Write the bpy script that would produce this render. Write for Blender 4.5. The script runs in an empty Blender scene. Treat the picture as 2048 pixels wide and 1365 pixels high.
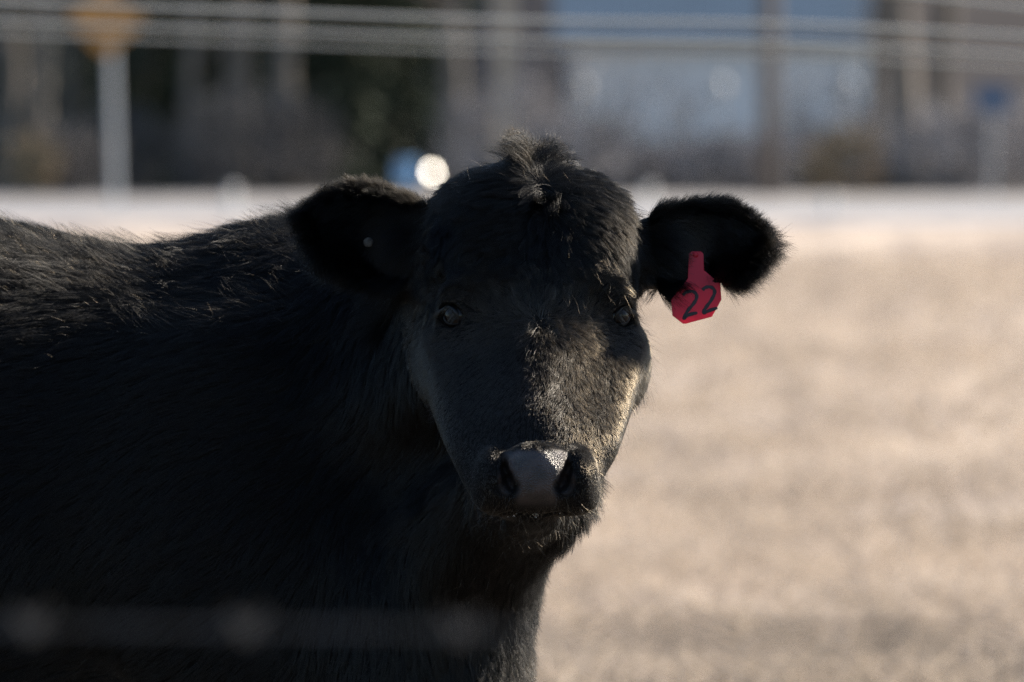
import bpy, bmesh, math, random
import numpy as np
from mathutils import Vector, Matrix, kdtree

random.seed(7)
rng = np.random.default_rng(7)
R = math.radians
scene = bpy.context.scene
C = scene.collection

# ------------------------------------------------------------------ camera
CAM_Y, CAM_Z, FPX = -8.5, 1.2, 250.0 / 36.0 * 2048.0
HOR = 330.0                                    # photo row of eye level
cam_d = bpy.data.cameras.new('camera')
cam = bpy.data.objects.new('camera', cam_d)
C.objects.link(cam)
cam.location = (0, CAM_Y, CAM_Z)
cam.rotation_euler = (R(90) - math.atan((682.5 - HOR) / FPX), 0, 0)
cam_d.lens = 250
cam_d.sensor_width = 36
cam_d.clip_start = 0.2
cam_d.clip_end = 3000
cam_d.dof.use_dof = True
cam_d.dof.focus_distance = 8.38
cam_d.dof.aperture_fstop = 6.1
scene.camera = cam

# ------------------------------------------------------------------ light
SUN = Vector((0.73, 0.44, 0.52)).normalized()
el = math.asin(SUN.z)
az = math.atan2(SUN.x, SUN.y)
world = bpy.data.worlds.new('World')
scene.world = world
world.use_nodes = True
wn = world.node_tree
wn.nodes.clear()
wo = wn.nodes.new('ShaderNodeOutputWorld')
wb = wn.nodes.new('ShaderNodeBackground')
ws = wn.nodes.new('ShaderNodeTexSky')
ws.sky_type = 'NISHITA'
ws.sun_disc = False
ws.sun_elevation = el
ws.sun_rotation = az
ws.air_density = 1.0
ws.dust_density = 0.6
wb.inputs['Strength'].default_value = 0.08
ws.ozone_density = 2.5
wn.links.new(ws.outputs[0], wb.inputs['Color'])
wn.links.new(wb.outputs[0], wo.inputs['Surface'])
sl = bpy.data.lights.new('sun', 'SUN')
sl.energy = 4.8
sl.angle = R(0.5)
sl.color = (1.0, 0.89, 0.74)
so = bpy.data.objects.new('sun', sl)
C.objects.link(so)
so.rotation_euler = SUN.to_track_quat('Z', 'Y').to_euler()
so.location = SUN * 50
vs = scene.view_settings
vs.view_transform = 'Standard'
vs.look = 'None'
vs.exposure = 1.3
vs.gamma = 1
vs.use_curve_mapping = False
cy = scene.cycles
cy.max_bounces = 6
cy.diffuse_bounces = 3
cy.glossy_bounces = 3
cy.transmission_bounces = 4
cy.transparent_max_bounces = 6
cy.caustics_reflective = False
cy.caustics_refractive = False
cy.sample_clamp_indirect = 4
cy.use_denoising = True
cy.denoiser = 'OPENIMAGEDENOISE'
cy.denoising_input_passes = 'RGB_ALBEDO_NORMAL'
cy.denoising_prefilter = 'NONE'      # raw guides keep single hairs
cy.use_adaptive_sampling = False
try:
    scene.cycles_curves.shape = 'RIBBONS'
    scene.cycles_curves.subdivisions = 2
except Exception:
    pass


def at(px, py, y):
    """World point that photo pixel (px, py) shows at depth y."""
    d = y - CAM_Y
    return Vector((d * (px - 1024) / FPX, y, CAM_Z - d * (py - HOR) / FPX))


# ------------------------------------------------------------------ helpers
def put(name, data, parent=None):
    o = bpy.data.objects.new(name, data)
    C.objects.link(o)
    if parent is not None:
        o.parent = parent
    return o


def tag(o, label=None, cat=None, group=None, kind=None):
    if label: o['label'] = label
    if cat: o['category'] = cat
    if group: o['group'] = group
    if kind: o['kind'] = kind
    return o


def empty(name, loc):
    o = put(name, None)
    o.location = loc
    o.empty_display_size = 0.2
    return o


class MB:
    """Collects verts and faces for ONE mesh object (world or local coordinates)."""
    def __init__(s):
        s.v, s.f = [], []

    def add(s, vs_, fs_):
        n = len(s.v)
        s.v.extend(tuple(p) for p in vs_)
        s.f.extend(tuple(i + n for i in f) for f in fs_)

    def tube(s, pts, rads, sides=8, cap=True, flat=None):
        pts = [Vector(p) for p in pts]
        m = len(pts)
        if not hasattr(rads, '__len__'):
            rads = [rads] * m
        vs_, fs_ = [], []
        up = Vector((0.31, 0.17, 0.93))
        for i, p in enumerate(pts):
            t = (pts[min(i + 1, m - 1)] - pts[max(i - 1, 0)]).normalized()
            a = t.cross(up)
            if a.length < 1e-3:
                a = t.cross(Vector((1, 0, 0)))
            a.normalize()
            b = t.cross(a).normalized()
            up = -b if False else up
            for k in range(sides):
                an = 2 * math.pi * k / sides
                vs_.append(p + (a * math.cos(an) + b * math.sin(an)) * rads[i])
        for i in range(m - 1):
            for k in range(sides):
                k2 = (k + 1) % sides
                fs_.append((i * sides + k, i * sides + k2, (i + 1) * sides + k2, (i + 1) * sides + k))
        if cap:
            fs_.append(tuple(range(sides - 1, -1, -1)))
            fs_.append(tuple((m - 1) * sides + k for k in range(sides)))
        s.add(vs_, fs_)

    def box(s, c, d, rot=0.0):
        c = Vector(c)
        ca, sa = math.cos(rot), math.sin(rot)
        vs_ = []
        for z in (-.5, .5):
            for x, y in ((-.5, -.5), (.5, -.5), (.5, .5), (-.5, .5)):
                X, Y = x * d[0], y * d[1]
                vs_.append(c + Vector((X * ca - Y * sa, X * sa + Y * ca, z * d[2])))
        s.add(vs_, [(3, 2, 1, 0), (4, 5, 6, 7), (0, 1, 5, 4), (1, 2, 6, 5), (2, 3, 7, 6), (3, 0, 4, 7)])

    def ball(s, c, r, nu=14, nv=9, sc=(1, 1, 1)):
        c = Vector(c)
        vs_ = [c + Vector((0, 0, r * sc[2]))]
        for j in range(1, nv):
            th = math.pi * j / nv
            for i in range(nu):
                ph = 2 * math.pi * i / nu
                vs_.append(c + Vector((r * sc[0] * math.sin(th) * math.cos(ph), r * sc[1] * math.sin(th) * math.sin(ph), r * sc[2] * math.cos(th))))
        vs_.append(c - Vector((0, 0, r * sc[2])))
        fs_ = []
        for i in range(nu):
            fs_.append((0, 1 + i, 1 + (i + 1) % nu))
            fs_.append((len(vs_) - 1, 1 + (nv - 2) * nu + (i + 1) % nu, 1 + (nv - 2) * nu + i))
        for j in range(nv - 2):
            for i in range(nu):
                a = 1 + j * nu + i
                b = 1 + j * nu + (i + 1) % nu
                fs_.append((a, a + nu, b + nu, b))
        s.add(vs_, fs_)

    def build(s, name, mat, parent=None, smooth=False, origin=None):
        me = bpy.data.meshes.new(name)
        v = s.v
        if origin is not None:
            v = [(p[0] - origin[0], p[1] - origin[1], p[2] - origin[2]) for p in v]
        me.from_pydata(v, [], s.f)
        me.materials.append(mat)
        if smooth:
            me.polygons.foreach_set('use_smooth', [True] * len(me.polygons))
        me.update()
        o = put(name, me, parent)
        if origin is not None and parent is None:
            o.location = origin
        return o


def mesh_np(name, v, f, mat, parent=None, smooth=True):
    """Mesh from numpy arrays; f is (n,3) or (n,4)."""
    me = bpy.data.meshes.new(name)
    n, k = f.shape
    me.vertices.add(len(v))
    me.vertices.foreach_set('co', np.ascontiguousarray(v, dtype=np.float32).ravel())
    me.loops.add(n * k)
    me.loops.foreach_set('vertex_index', np.ascontiguousarray(f, dtype=np.int32).ravel())
    me.polygons.add(n)
    me.polygons.foreach_set('loop_start', np.arange(0, n * k, k, dtype=np.int32))
    me.polygons.foreach_set('use_smooth', np.full(n, smooth))
    me.update(calc_edges=True)
    me.materials.append(mat)
    return put(name, me, parent)


# ------------------------------------------------------------------ materials
def mat(name, col, rough=0.8, metal=0.0, spec=0.5, noise=None, bump=None, coat=0.0, tex='Object'):
    """Principled material; noise = (scale, other colour, low, high), bump = (scale, strength, distance)."""
    m = bpy.data.materials.new(name)
    m.use_nodes = True
    t = m.node_tree
    b = t.nodes['Principled BSDF']
    b.inputs['Base Color'].default_value = (*col, 1)
    b.inputs['Roughness'].default_value = rough
    b.inputs['Metallic'].default_value = metal
    b.inputs['Specular IOR Level'].default_value = spec
    b.inputs['Coat Weight'].default_value = coat
    tc = t.nodes.new('ShaderNodeTexCoord')
    if noise:
        n = t.nodes.new('ShaderNodeTexNoise')
        n.inputs['Scale'].default_value = noise[0]
        n.inputs['Detail'].default_value = 6
        n.inputs['Roughness'].default_value = 0.6
        t.links.new(tc.outputs[tex], n.inputs['Vector'])
        r = t.nodes.new('ShaderNodeValToRGB')
        r.color_ramp.elements[0].position = noise[2]
        r.color_ramp.elements[0].color = (*col, 1)
        r.color_ramp.elements[1].position = noise[3]
        r.color_ramp.elements[1].color = (*noise[1], 1)
        t.links.new(n.outputs['Fac'], r.inputs['Fac'])
        t.links.new(r.outputs['Color'], b.inputs['Base Color'])
    if bump:
        n = t.nodes.new('ShaderNodeTexNoise')
        n.inputs['Scale'].default_value = bump[0]
        n.inputs['Detail'].default_value = 5
        t.links.new(tc.outputs[tex], n.inputs['Vector'])
        bp = t.nodes.new('ShaderNodeBump')
        bp.inputs['Strength'].default_value = bump[1]
        bp.inputs['Distance'].default_value = bump[2]
        t.links.new(n.outputs['Fac'], bp.inputs['Height'])
        t.links.new(bp.outputs['Normal'], b.inputs['Normal'])
    return m


def hair_mat(name, absorb, rough, rad_rough, ior):
    m = bpy.data.materials.new(name)
    m.use_nodes = True
    t = m.node_tree
    t.nodes.clear()
    o = t.nodes.new('ShaderNodeOutputMaterial')
    h = t.nodes.new('ShaderNodeBsdfHairPrincipled')
    h.model = 'CHIANG'
    h.parametrization = 'ABSORPTION'
    h.inputs['Absorption Coefficient'].default_value = absorb
    h.inputs['Roughness'].default_value = rough
    h.inputs['Radial Roughness'].default_value = rad_rough
    h.inputs['Coat'].default_value = 0.0
    h.inputs['IOR'].default_value = ior
    h.inputs['Random Roughness'].default_value = 0.3
    t.links.new(h.outputs[0], o.inputs['Surface'])
    return m


M = {}
M['field'] = mat('dry_field', (0.40, 0.335, 0.265), 0.95, spec=0.1)
M['road'] = mat('pale_road', (0.33, 0.345, 0.385), 0.75, spec=0.3, noise=(1.2, (0.285, 0.30, 0.335), 0.35, 0.7))
M['gravel'] = mat('grey_gravel', (0.36, 0.345, 0.335), 0.9, spec=0.2, noise=(0.9, (0.29, 0.275, 0.265), 0.35, 0.65))
M['hill'] = mat('leaf_litter_slope', (0.055, 0.05, 0.05), 0.95, spec=0.1, noise=(0.08, (0.10, 0.09, 0.085), 0.35, 0.65))
M['blade'] = mat('dry_grass', (0.5, 0.43, 0.36), 0.85, spec=0.2)
_t = M['blade'].node_tree
_a = _t.nodes.new('ShaderNodeAttribute')
_a.attribute_name = 'tone'
_r = _t.nodes.new('ShaderNodeValToRGB')
_r.color_ramp.elements[0].color = (0.17, 0.145, 0.12, 1)
_r.color_ramp.elements[1].color = (0.56, 0.475, 0.40, 1)
_e = _r.color_ramp.elements.new(0.35)
_e.color = (0.36, 0.30, 0.235, 1)
_t.links.new(_a.outputs['Fac'], _r.inputs['Fac'])
_t.links.new(_r.outputs['Color'], _t.nodes['Principled BSDF'].inputs['Base Color'])
_tr = _t.nodes.new('ShaderNodeBsdfTranslucent')
_t.links.new(_r.outputs['Color'], _tr.inputs['Color'])
_mx = _t.nodes.new('ShaderNodeMixShader')
_mx.inputs[0].default_value = 0.5
_t.links.new(_t.nodes['Principled BSDF'].outputs[0], _mx.inputs[1])
_t.links.new(_tr.outputs[0], _mx.inputs[2])
_t.links.new(_mx.outputs[0], _t.nodes['Material Output'].inputs['Surface'])
M['bark'] = mat('grey_bark', (0.20, 0.175, 0.15), 0.9, spec=0.2, noise=(3, (0.12, 0.105, 0.09), 0.35, 0.65), bump=(9, 0.6, 0.04))
M['pale_bark'] = mat('pale_bark', (0.19, 0.165, 0.14), 0.9, spec=0.2, noise=(2, (0.13, 0.115, 0.10), 0.35, 0.7), bump=(9, 0.6, 0.04))
M['twig'] = mat('winter_twigs', (0.17, 0.145, 0.125), 0.9, spec=0.2, noise=(0.6, (0.23, 0.20, 0.175), 0.35, 0.65))
M['cedar'] = mat('cedar_needles', (0.030, 0.045, 0.030), 0.8, spec=0.2, noise=(0.8, (0.055, 0.065, 0.040), 0.35, 0.65))
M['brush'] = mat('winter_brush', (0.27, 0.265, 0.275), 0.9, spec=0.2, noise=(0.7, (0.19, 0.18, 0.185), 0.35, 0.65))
M['tan_brush'] = mat('dry_weeds', (0.36, 0.28, 0.18), 0.9, spec=0.2, noise=(0.7, (0.25, 0.19, 0.12), 0.35, 0.65))
M['wood'] = mat('weathered_pole', (0.11, 0.09, 0.08), 0.85, spec=0.3, noise=(1.6, (0.16, 0.135, 0.115), 0.3, 0.7), bump=(14, 0.5, 0.01))
M['galv'] = mat('galvanised_steel', (0.55, 0.56, 0.57), 0.5, metal=0.6, noise=(6, (0.45, 0.46, 0.47), 0.3, 0.7))
M['cable'] = mat('pale_cable_sheath', (0.56, 0.52, 0.45), 0.6)
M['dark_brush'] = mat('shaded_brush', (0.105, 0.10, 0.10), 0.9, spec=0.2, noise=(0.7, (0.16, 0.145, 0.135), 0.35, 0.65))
M['yellow'] = mat('sign_yellow', (0.42, 0.19, 0.025), 0.6, noise=(2.5, (0.24, 0.11, 0.02), 0.35, 0.7))
M['blue'] = mat('sign_blue', (0.03, 0.075, 0.15), 0.5)
M['drum'] = mat('blue_plastic', (0.12, 0.28, 0.50), 0.4)
M['white'] = mat('white_paint', (0.70, 0.68, 0.64), 0.5)
M['tan_paint'] = mat('tan_paint', (0.62, 0.48, 0.34), 0.6)
M['steel'] = mat('polished_steel', (0.85, 0.84, 0.82), 0.52, metal=1.0)
M['wall'] = mat('barn_wall', (0.88, 0.88, 0.86), 0.5, noise=(0.4, (0.80, 0.80, 0.79), 0.35, 0.7))
M['roof'] = mat('blue_roof', (0.06, 0.10, 0.15), 0.55, noise=(0.7, (0.045, 0.08, 0.12), 0.35, 0.7))
M['dark_glass'] = mat('dark_glass', (0.02, 0.025, 0.03), 0.1)
M['barb'] = mat('barbed_steel', (0.07, 0.07, 0.075), 0.7, metal=0.1, noise=(40, (0.05, 0.045, 0.04), 0.4, 0.7))


def field_material():
    m = M['field']
    t = m.node_tree
    b = t.nodes['Principled BSDF']
    tc = t.nodes.new('ShaderNodeTexCoord')

    def noise(scale, det, sx=1, sy=1):
        mp = t.nodes.new('ShaderNodeMapping')
        mp.inputs['Scale'].default_value = (sx, sy, 1)
        t.links.new(tc.outputs['Object'], mp.inputs['Vector'])
        n = t.nodes.new('ShaderNodeTexNoise')
        n.inputs['Scale'].default_value = scale
        n.inputs['Detail'].default_value = det
        n.inputs['Roughness'].default_value = 0.6
        t.links.new(mp.outputs[0], n.inputs['Vector'])
        return n

    def ramp(fac, p0, c0, p1, c1):
        r = t.nodes.new('ShaderNodeValToRGB')
        r.color_ramp.elements[0].position = p0
        r.color_ramp.elements[0].color = (*c0, 1)
        r.color_ramp.elements[1].position = p1
        r.color_ramp.elements[1].color = (*c1, 1)
        t.links.new(fac, r.inputs['Fac'])
        return r
    n1 = noise(2.2, 5, 1, .16)
    r1 = ramp(n1.outputs['Fac'], 0.38, (0.34, 0.285, 0.245), 0.58, (0.56, 0.468, 0.382))
    n2 = noise(0.5, 4, 1, .2)
    r2 = ramp(n2.outputs['Fac'], 0.36, (0.62, 0.61, 0.62), 0.58, (1.0, 1.0, 1.0))
    mx = t.nodes.new('ShaderNodeMix')
    mx.data_type = 'RGBA'
    mx.blend_type = 'MULTIPLY'
    mx.inputs['Factor'].default_value = 1
    t.links.new(r1.outputs['Color'], mx.inputs['A'])
    t.links.new(r2.outputs['Color'], mx.inputs['B'])
    # trampled dark earth put in on the near side to cut warm bounce onto the fur, with a ragged edge about 17 m from the lens
    sp = t.nodes.new('ShaderNodeSeparateXYZ')
    t.links.new(tc.outputs['Object'], sp.inputs[0])
    n3 = noise(1.9, 5, 1, .35)
    ma = t.nodes.new('ShaderNodeMath')
    ma.operation = 'MULTIPLY_ADD'
    ma.inputs[1].default_value = 9.0
    t.links.new(n3.outputs['Fac'], ma.inputs[0])
    t.links.new(sp.outputs['Y'], ma.inputs[2])
    r3 = t.nodes.new('ShaderNodeMapRange')
    r3.inputs['From Min'].default_value = 12.8
    r3.inputs['From Max'].default_value = 15.2
    t.links.new(ma.outputs[0], r3.inputs['Value'])
    m3 = t.nodes.new('ShaderNodeMix')
    m3.data_type = 'RGBA'
    n4 = noise(5.0, 6)
    r4 = ramp(n4.outputs['Fac'], 0.35, (0.055, 0.046, 0.040), 0.65, (0.125, 0.107, 0.09))
    t.links.new(r4.outputs['Color'], m3.inputs['A'])
    t.links.new(r3.outputs[0], m3.inputs['Factor'])
    t.links.new(mx.outputs['Result'], m3.inputs['B'])
    t.links.new(m3.outputs['Result'], b.inputs['Base Color'])


field_material()


def skin_material():
    """Black hide; where the 'leather' attribute is 1 it is the bare wet nose pad."""
    m = bpy.data.materials.new('hide')
    m.use_nodes = True
    t = m.node_tree
    b = t.nodes['Principled BSDF']
    a = t.nodes.new('ShaderNodeAttribute')
    a.attribute_name = 'leather'
    tc = t.nodes.new('ShaderNodeTexCoord')
    n = t.nodes.new('ShaderNodeTexNoise')
    n.inputs['Scale'].default_value = 60
    n.inputs['Detail'].default_value = 4
    t.links.new(tc.outputs['Object'], n.inputs['Vector'])
    r = t.nodes.new('ShaderNodeValToRGB')
    r.color_ramp.elements[0].position = 0.35
    r.color_ramp.elements[0].color = (0.016, 0.0125, 0.0125, 1)
    r.color_ramp.elements[1].position = 0.7
    r.color_ramp.elements[1].color = (0.050, 0.035, 0.033, 1)
    t.links.new(n.outputs['Fac'], r.inputs['Fac'])
    mx = t.nodes.new('ShaderNodeMix')
    mx.data_type = 'RGBA'
    mx.inputs['A'].default_value = (0.006, 0.0055, 0.0055, 1)
    t.links.new(a.outputs['Fac'], mx.inputs['Factor'])
    t.links.new(r.outputs['Color'], mx.inputs['B'])
    t.links.new(mx.outputs['Result'], b.inputs['Base Color'])
    mr = t.nodes.new('ShaderNodeMapRange')
    mr.inputs['To Min'].default_value = 0.9
    mr.inputs['To Max'].default_value = 0.30
    t.links.new(a.outputs['Fac'], mr.inputs['Value'])
    t.links.new(mr.outputs[0], b.inputs['Roughness'])
    ms = t.nodes.new('ShaderNodeMapRange')
    ms.inputs['To Min'].default_value = 0.1
    ms.inputs['To Max'].default_value = 0.5
    t.links.new(a.outputs['Fac'], ms.inputs['Value'])
    t.links.new(ms.outputs[0], b.inputs['Specular IOR Level'])
    v = t.nodes.new('ShaderNodeTexVoronoi')
    v.inputs['Scale'].default_value = 620
    t.links.new(tc.outputs['Object'], v.inputs['Vector'])
    bp = t.nodes.new('ShaderNodeBump')
    bp.invert = True
    bp.inputs['Strength'].default_value = 0.8
    bp.inputs['Distance'].default_value = 0.0013
    t.links.new(v.outputs['Distance'], bp.inputs['Height'])
    t.links.new(bp.outputs['Normal'], b.inputs['Normal'])
    return m


M['hide'] = skin_material()
M['fur'] = hair_mat('lit_black_fur', (0.80, 0.90, 1.08), 0.26, 0.42, 1.53)      # short hair of face and ear, its light put into a paler, glossier tone
M['coat'] = hair_mat('shaded_shaggy_coat', (2.2, 2.35, 2.6), 0.28, 0.42, 1.39)    # same black hair grown long, its shade put into a darker tone
M['lid'] = mat('eyelid_skin', (0.003, 0.0025, 0.0025), 0.36, spec=0.35, bump=(300, 0.3, 0.0006))


def eye_material():
    m = bpy.data.materials.new('eyeball')
    m.use_nodes = True
    b = m.node_tree.nodes['Principled BSDF']
    b.inputs['Base Color'].default_value = (0.006, 0.004, 0.003, 1)
    b.inputs['Roughness'].default_value = 0.02
    b.inputs['Specular IOR Level'].default_value = 0.26
    return m


def tag_material():
    m = bpy.data.materials.new('red_tag_plastic')
    m.use_nodes = True
    t = m.node_tree
    o = t.nodes['Material Output']
    b = t.nodes['Principled BSDF']
    b.inputs['Base Color'].default_value = (0.72, 0.045, 0.085, 1)
    b.inputs['Roughness'].default_value = 0.4
    tr = t.nodes.new('ShaderNodeBsdfTranslucent')
    tr.inputs['Color'].default_value = (0.95, 0.08, 0.15, 1)
    mx = t.nodes.new('ShaderNodeMixShader')
    mx.inputs[0].default_value = 0.5
    t.links.new(b.outputs[0], mx.inputs[1])
    t.links.new(tr.outputs[0], mx.inputs[2])
    t.links.new(mx.outputs[0], o.inputs['Surface'])
    return m


def water_material():
    m = bpy.data.materials.new('saliva')
    m.use_nodes = True
    b = m.node_tree.nodes['Principled BSDF']
    b.inputs['Base Color'].default_value = (0.95, 0.95, 0.95, 1)
    b.inputs['Roughness'].default_value = 0.05
    b.inputs['IOR'].default_value = 1.33
    b.inputs['Transmission Weight'].default_value = 0.9
    return m


M['eye'] = eye_material()
M['tag'] = tag_material()
M['saliva'] = water_material()
M['button'] = mat('weathered_button', (0.075, 0.068, 0.06), 0.7, noise=(300, (0.03, 0.028, 0.025), 0.4, 0.6))
M['ink'] = mat('black_marker_ink', (0.012, 0.009, 0.010), 0.5)

# ------------------------------------------------------------------ terrain
ROAD0, ROAD1, VERGE = 97.0, 107.0, 121.0


def zg(y):
    pts = [(-200, 0), (0, 0), (60, 0.0), (84, 0.0), (96.5, 0.35), (ROAD1 + 1, 0.40), (VERGE, 0.62), (126, 0.55), (150, 0.3), (170, 0.4), (185, 3.0), (230, 22.0), (300, 45.0), (900, 60.0)]
    return float(np.interp(y, [p[0] for p in pts], [p[1] for p in pts]))


def sheet(name, ys, xs, zf, m, dz=0.0):
    v = [(x, y, zf(y) + dz) for y in ys for x in xs]
    n = len(xs)
    f = [(j * n + i, j * n + i + 1, (j + 1) * n + i + 1, (j + 1) * n + i) for j in range(len(ys) - 1) for i in range(n - 1)]
    me = bpy.data.meshes.new(name)
    me.from_pydata(v, [], f)
    me.materials.append(m)
    return tag(put(name, me), kind='structure')


xs_ = [-600, -200, -60, -20, 0, 20, 60, 200, 600]
sheet('field', [-200, -20, 0, 20, 40, 60, 72, 84, 88, 92, 96.5, ROAD1 + 1, 114, VERGE, 126], xs_, zg, M['field'])
sheet('road', [ROAD0, ROAD1], xs_, zg, M['road'], 0.012)
sheet('verge', [ROAD1 + 1.2, 114, VERGE, 127], xs_, zg, M['gravel'], 0.012)
sheet('hillside', [126, 138, 150, 170, 176, 185, 200, 230, 300, 600, 900], xs_, zg, M['hill'])

# ------------------------------------------------------------------ far scenery
def leafy(n, centre, rad, size, seed, stretch=1.0, hollow=0.3):
    """n small faces spread through an uneven ellipsoidal volume, gathered in clumps (numpy)."""
    g = np.random.default_rng(seed)
    k = max(6, n // 40)
    u = g.normal(size=(k, 3))
    u /= np.linalg.norm(u, axis=1)[:, None]
    cc = u * (g.uniform(hollow, 1, (k, 1)) ** 0.5) * np.array(rad) + np.array(centre)
    p = cc[g.integers(0, k, n)] + g.normal(size=(n, 3)) * np.array(rad) * 0.17
    a = g.normal(size=(n, 3)); a /= np.linalg.norm(a, axis=1)[:, None]
    b = np.cross(a, g.normal(size=(n, 3))); b /= np.linalg.norm(b, axis=1)[:, None]
    s = size * g.uniform(0.5, 1.4, (n, 1))
    v = np.stack([p - a * s * stretch, p + b * s * 0.5, p + a * s * stretch], 1).reshape(-1, 3)
    return v, np.arange(3 * n).reshape(-1, 3)


def bare_tree(px, y, width, height, lean, bark, label, seed, group, twigs=700):
    """Winter tree: tapered leaning trunk with limbs, and a crown of bare twigs."""
    g = random.Random(seed)
    base = at(px, 300, y)
    base.z = zg(y) - 0.15
    root = empty('bare_tree', base)
    tag(root, label, 'tree', group)
    tr = MB()
    pts, rads = [], []
    n = 11
    for i in range(n):
        t = i / (n - 1)
        pts.append(Vector((lean * height * t + g.uniform(-.05, .05) * width * 3, g.uniform(-.1, .1), height * t)))
        rads.append(width * 0.5 * (1 - 0.75 * t) * (1.35 if i == 0 else 1))
    tr.tube(pts, rads, 9)
    tips = []
    for k in range(9):
        i = g.randint(3, n - 1)
        a = g.uniform(0, 2 * math.pi)
        L = height * g.uniform(0.18, 0.34)
        p0 = pts[i]
        p1 = p0 + Vector((math.cos(a), math.sin(a), 0.9)) * L * 0.5
        p2 = p1 + Vector((math.cos(a + .3), math.sin(a + .3), 1.3)) * L * 0.4
        tr.tube([p0, p1, p2], [rads[i] * 0.55, rads[i] * 0.35, 0.015], 6)
        tips += [p1, p2]
    tr.build('trunk', bark, root, smooth=True)
    v, f = leafy(twigs, (lean * height * .8, 0, height * 0.78), (height * .28, height * .28, height * .3), 0.28, seed, 1.6)
    v[0::3, 2] -= 0.1
    mesh_np('crown', v, f, M['twig'], root, smooth=False)
    return root


def bush(name, px, y, w, h, mt, label, seed, group, n=1500, size=0.10, cat='bush'):
    base = at(px, 300, y)
    base.z = zg(y) - 0.05
    root = empty(name, base)
    tag(root, label, cat, group)
    g = random.Random(seed)
    st = MB()
    for k in range(5):
        a = g.uniform(0, 6.28)
        st.tube([(0.05 * math.cos(a), .05 * math.sin(a), 0), (w * .2 * math.cos(a), w * .2 * math.sin(a), h * .6), (w * .3 * math.cos(a), w * .3 * math.sin(a), h * .9)], [.04, .025, .008], 5)
    st.build('stem', M['bark'], root)
    v, f = leafy(n, (0, 0, h * .52), (w * .5, w * .45, h * .5), size, seed, 1.5)
    v[:, 2] = np.maximum(v[:, 2], 0.02)
    mesh_np('foliage', v, f, mt, root, smooth=False)
    return root


WOODS = 'bare winter trees at the edge of the woods'
trees = [
    # px, y, width m, height, lean, bark
    (20, 131, 0.45, 13, 0.01, 'pale_bark', 'pale bare tree at the far left edge of the woods'),
    (72, 127, 0.42, 12, 0.035, 'pale_bark', 'leaning pale tree trunk just left of the yellow road sign'),
    (140, 139, 0.5, 14, -0.01, 'bark', 'grey bare tree between the leaning trunk and the yellow road sign post'),
    (330, 142, 0.35, 12, 0.02, 'bark', 'slim grey bare tree right of the yellow road sign in front of dark cedars'),
    (372, 129, 0.30, 9, 0.05, 'pale_bark', 'thin leaning sapling trunk standing between two dark cedars'),
    (480, 133, 0.62, 14, 0.012, 'pale_bark', 'thick pale bare tree behind the white marker post on the left'),
    (575, 130, 0.55, 13, -0.015, 'pale_bark', 'pale bare tree above the shaggy ear, right of the thick pale trunk'),
    (690, 147, 0.35, 13, 0.03, 'bark', 'thin grey tree in the shadow among the cedars left of the blue lid'),
    (790, 140, 0.45, 14, -0.02, 'bark', 'grey tree at the right end of the dark woods'),
    (905, 128, 0.5, 12, 0.01, 'pale_bark', 'pale tree standing alone behind the crown of the cow'),
    (1810, 130, 0.75, 13, -0.02, 'pale_bark', 'broad pale brown tree between the pale blue barn and the blue sign'),
    (1880, 142, 0.6, 14, 0.01, 'bark', 'grey tree just left of the blue sign'),
    (1740, 138, 0.4, 12, 0.02, 'bark', 'slim grey tree at the right end of the pale blue barn'),
]
for i, (px, y, w, h, ln, bk, lb) in enumerate(trees):
    bare_tree(px, y, w, h, ln, M[bk], lb, 40 + i, WOODS)

cedars = [
    (30, 150, 4.0, 9, 'dark cedar at the left edge behind pale trunks'),
    (285, 138, 2.3, 8, 'dark narrow cedar right of the yellow road sign'),
    (395, 141, 2.1, 7, 'dark cedar behind the thin leaning sapling'),
    (530, 146, 2.0, 8, 'dark cedar between the two thick pale trunks'),
    (650, 136, 2.6, 8, 'dark broad cedar right above the shaggy ear'),
    (745, 139, 2.4, 7, 'dark cedar left of the blue lid and bright post cap'),
    (850, 146, 2.4, 9, 'dark cedar behind the bright post cap'),
    (1720, 200, 6.0, 16, 'dark tall cedar beyond the right end of the barn roof'),
    (1930, 196, 6.0, 17, 'dark tall cedar at the far right behind the blue sign'),
]
for i, (px, y, w, h, lb) in enumerate(cedars):
    bush('cedar_tree', px, y, w, h, M['cedar'], lb, 90 + i, 'dark cedars in the woods', n=3200, size=0.22, cat='tree')

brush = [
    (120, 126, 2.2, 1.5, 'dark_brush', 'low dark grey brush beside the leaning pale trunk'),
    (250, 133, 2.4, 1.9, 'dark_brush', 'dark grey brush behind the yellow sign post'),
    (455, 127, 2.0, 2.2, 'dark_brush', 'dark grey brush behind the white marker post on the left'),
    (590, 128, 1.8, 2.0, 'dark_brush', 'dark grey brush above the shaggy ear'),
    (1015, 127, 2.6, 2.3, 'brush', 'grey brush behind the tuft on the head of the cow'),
    (1150, 131, 2.8, 1.9, 'brush', 'grey brush in front of the left end of the barn'),
    (1250, 134, 2.6, 1.4, 'brush', 'low grey brush behind the pale marker post beside the head'),
    (1360, 133, 2.6, 1.3, 'brush', 'low grey brush in front of the middle of the barn'),
    (1465, 131, 2.6, 1.4, 'brush', 'grey brush just left of the utility pole'),
    (1590, 133, 2.8, 1.5, 'brush', 'grey brush just right of the utility pole'),
    (1700, 130, 2.2, 1.4, 'tan_brush', 'brownish dry weeds right of the utility pole'),
    (1790, 134, 3.0, 2.2, 'brush', 'grey brush under the broad pale brown tree'),
    (1900, 128, 2.6, 1.9, 'brush', 'grey brush left of the blue sign post'),
    (2010, 129, 2.8, 2.0, 'brush', 'grey brush behind the blue sign post'),
    (65, 124, 0.9, 1.2, 'tan_brush', 'tan dry weeds at the foot of the leaning pale trunk'),
]
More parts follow.
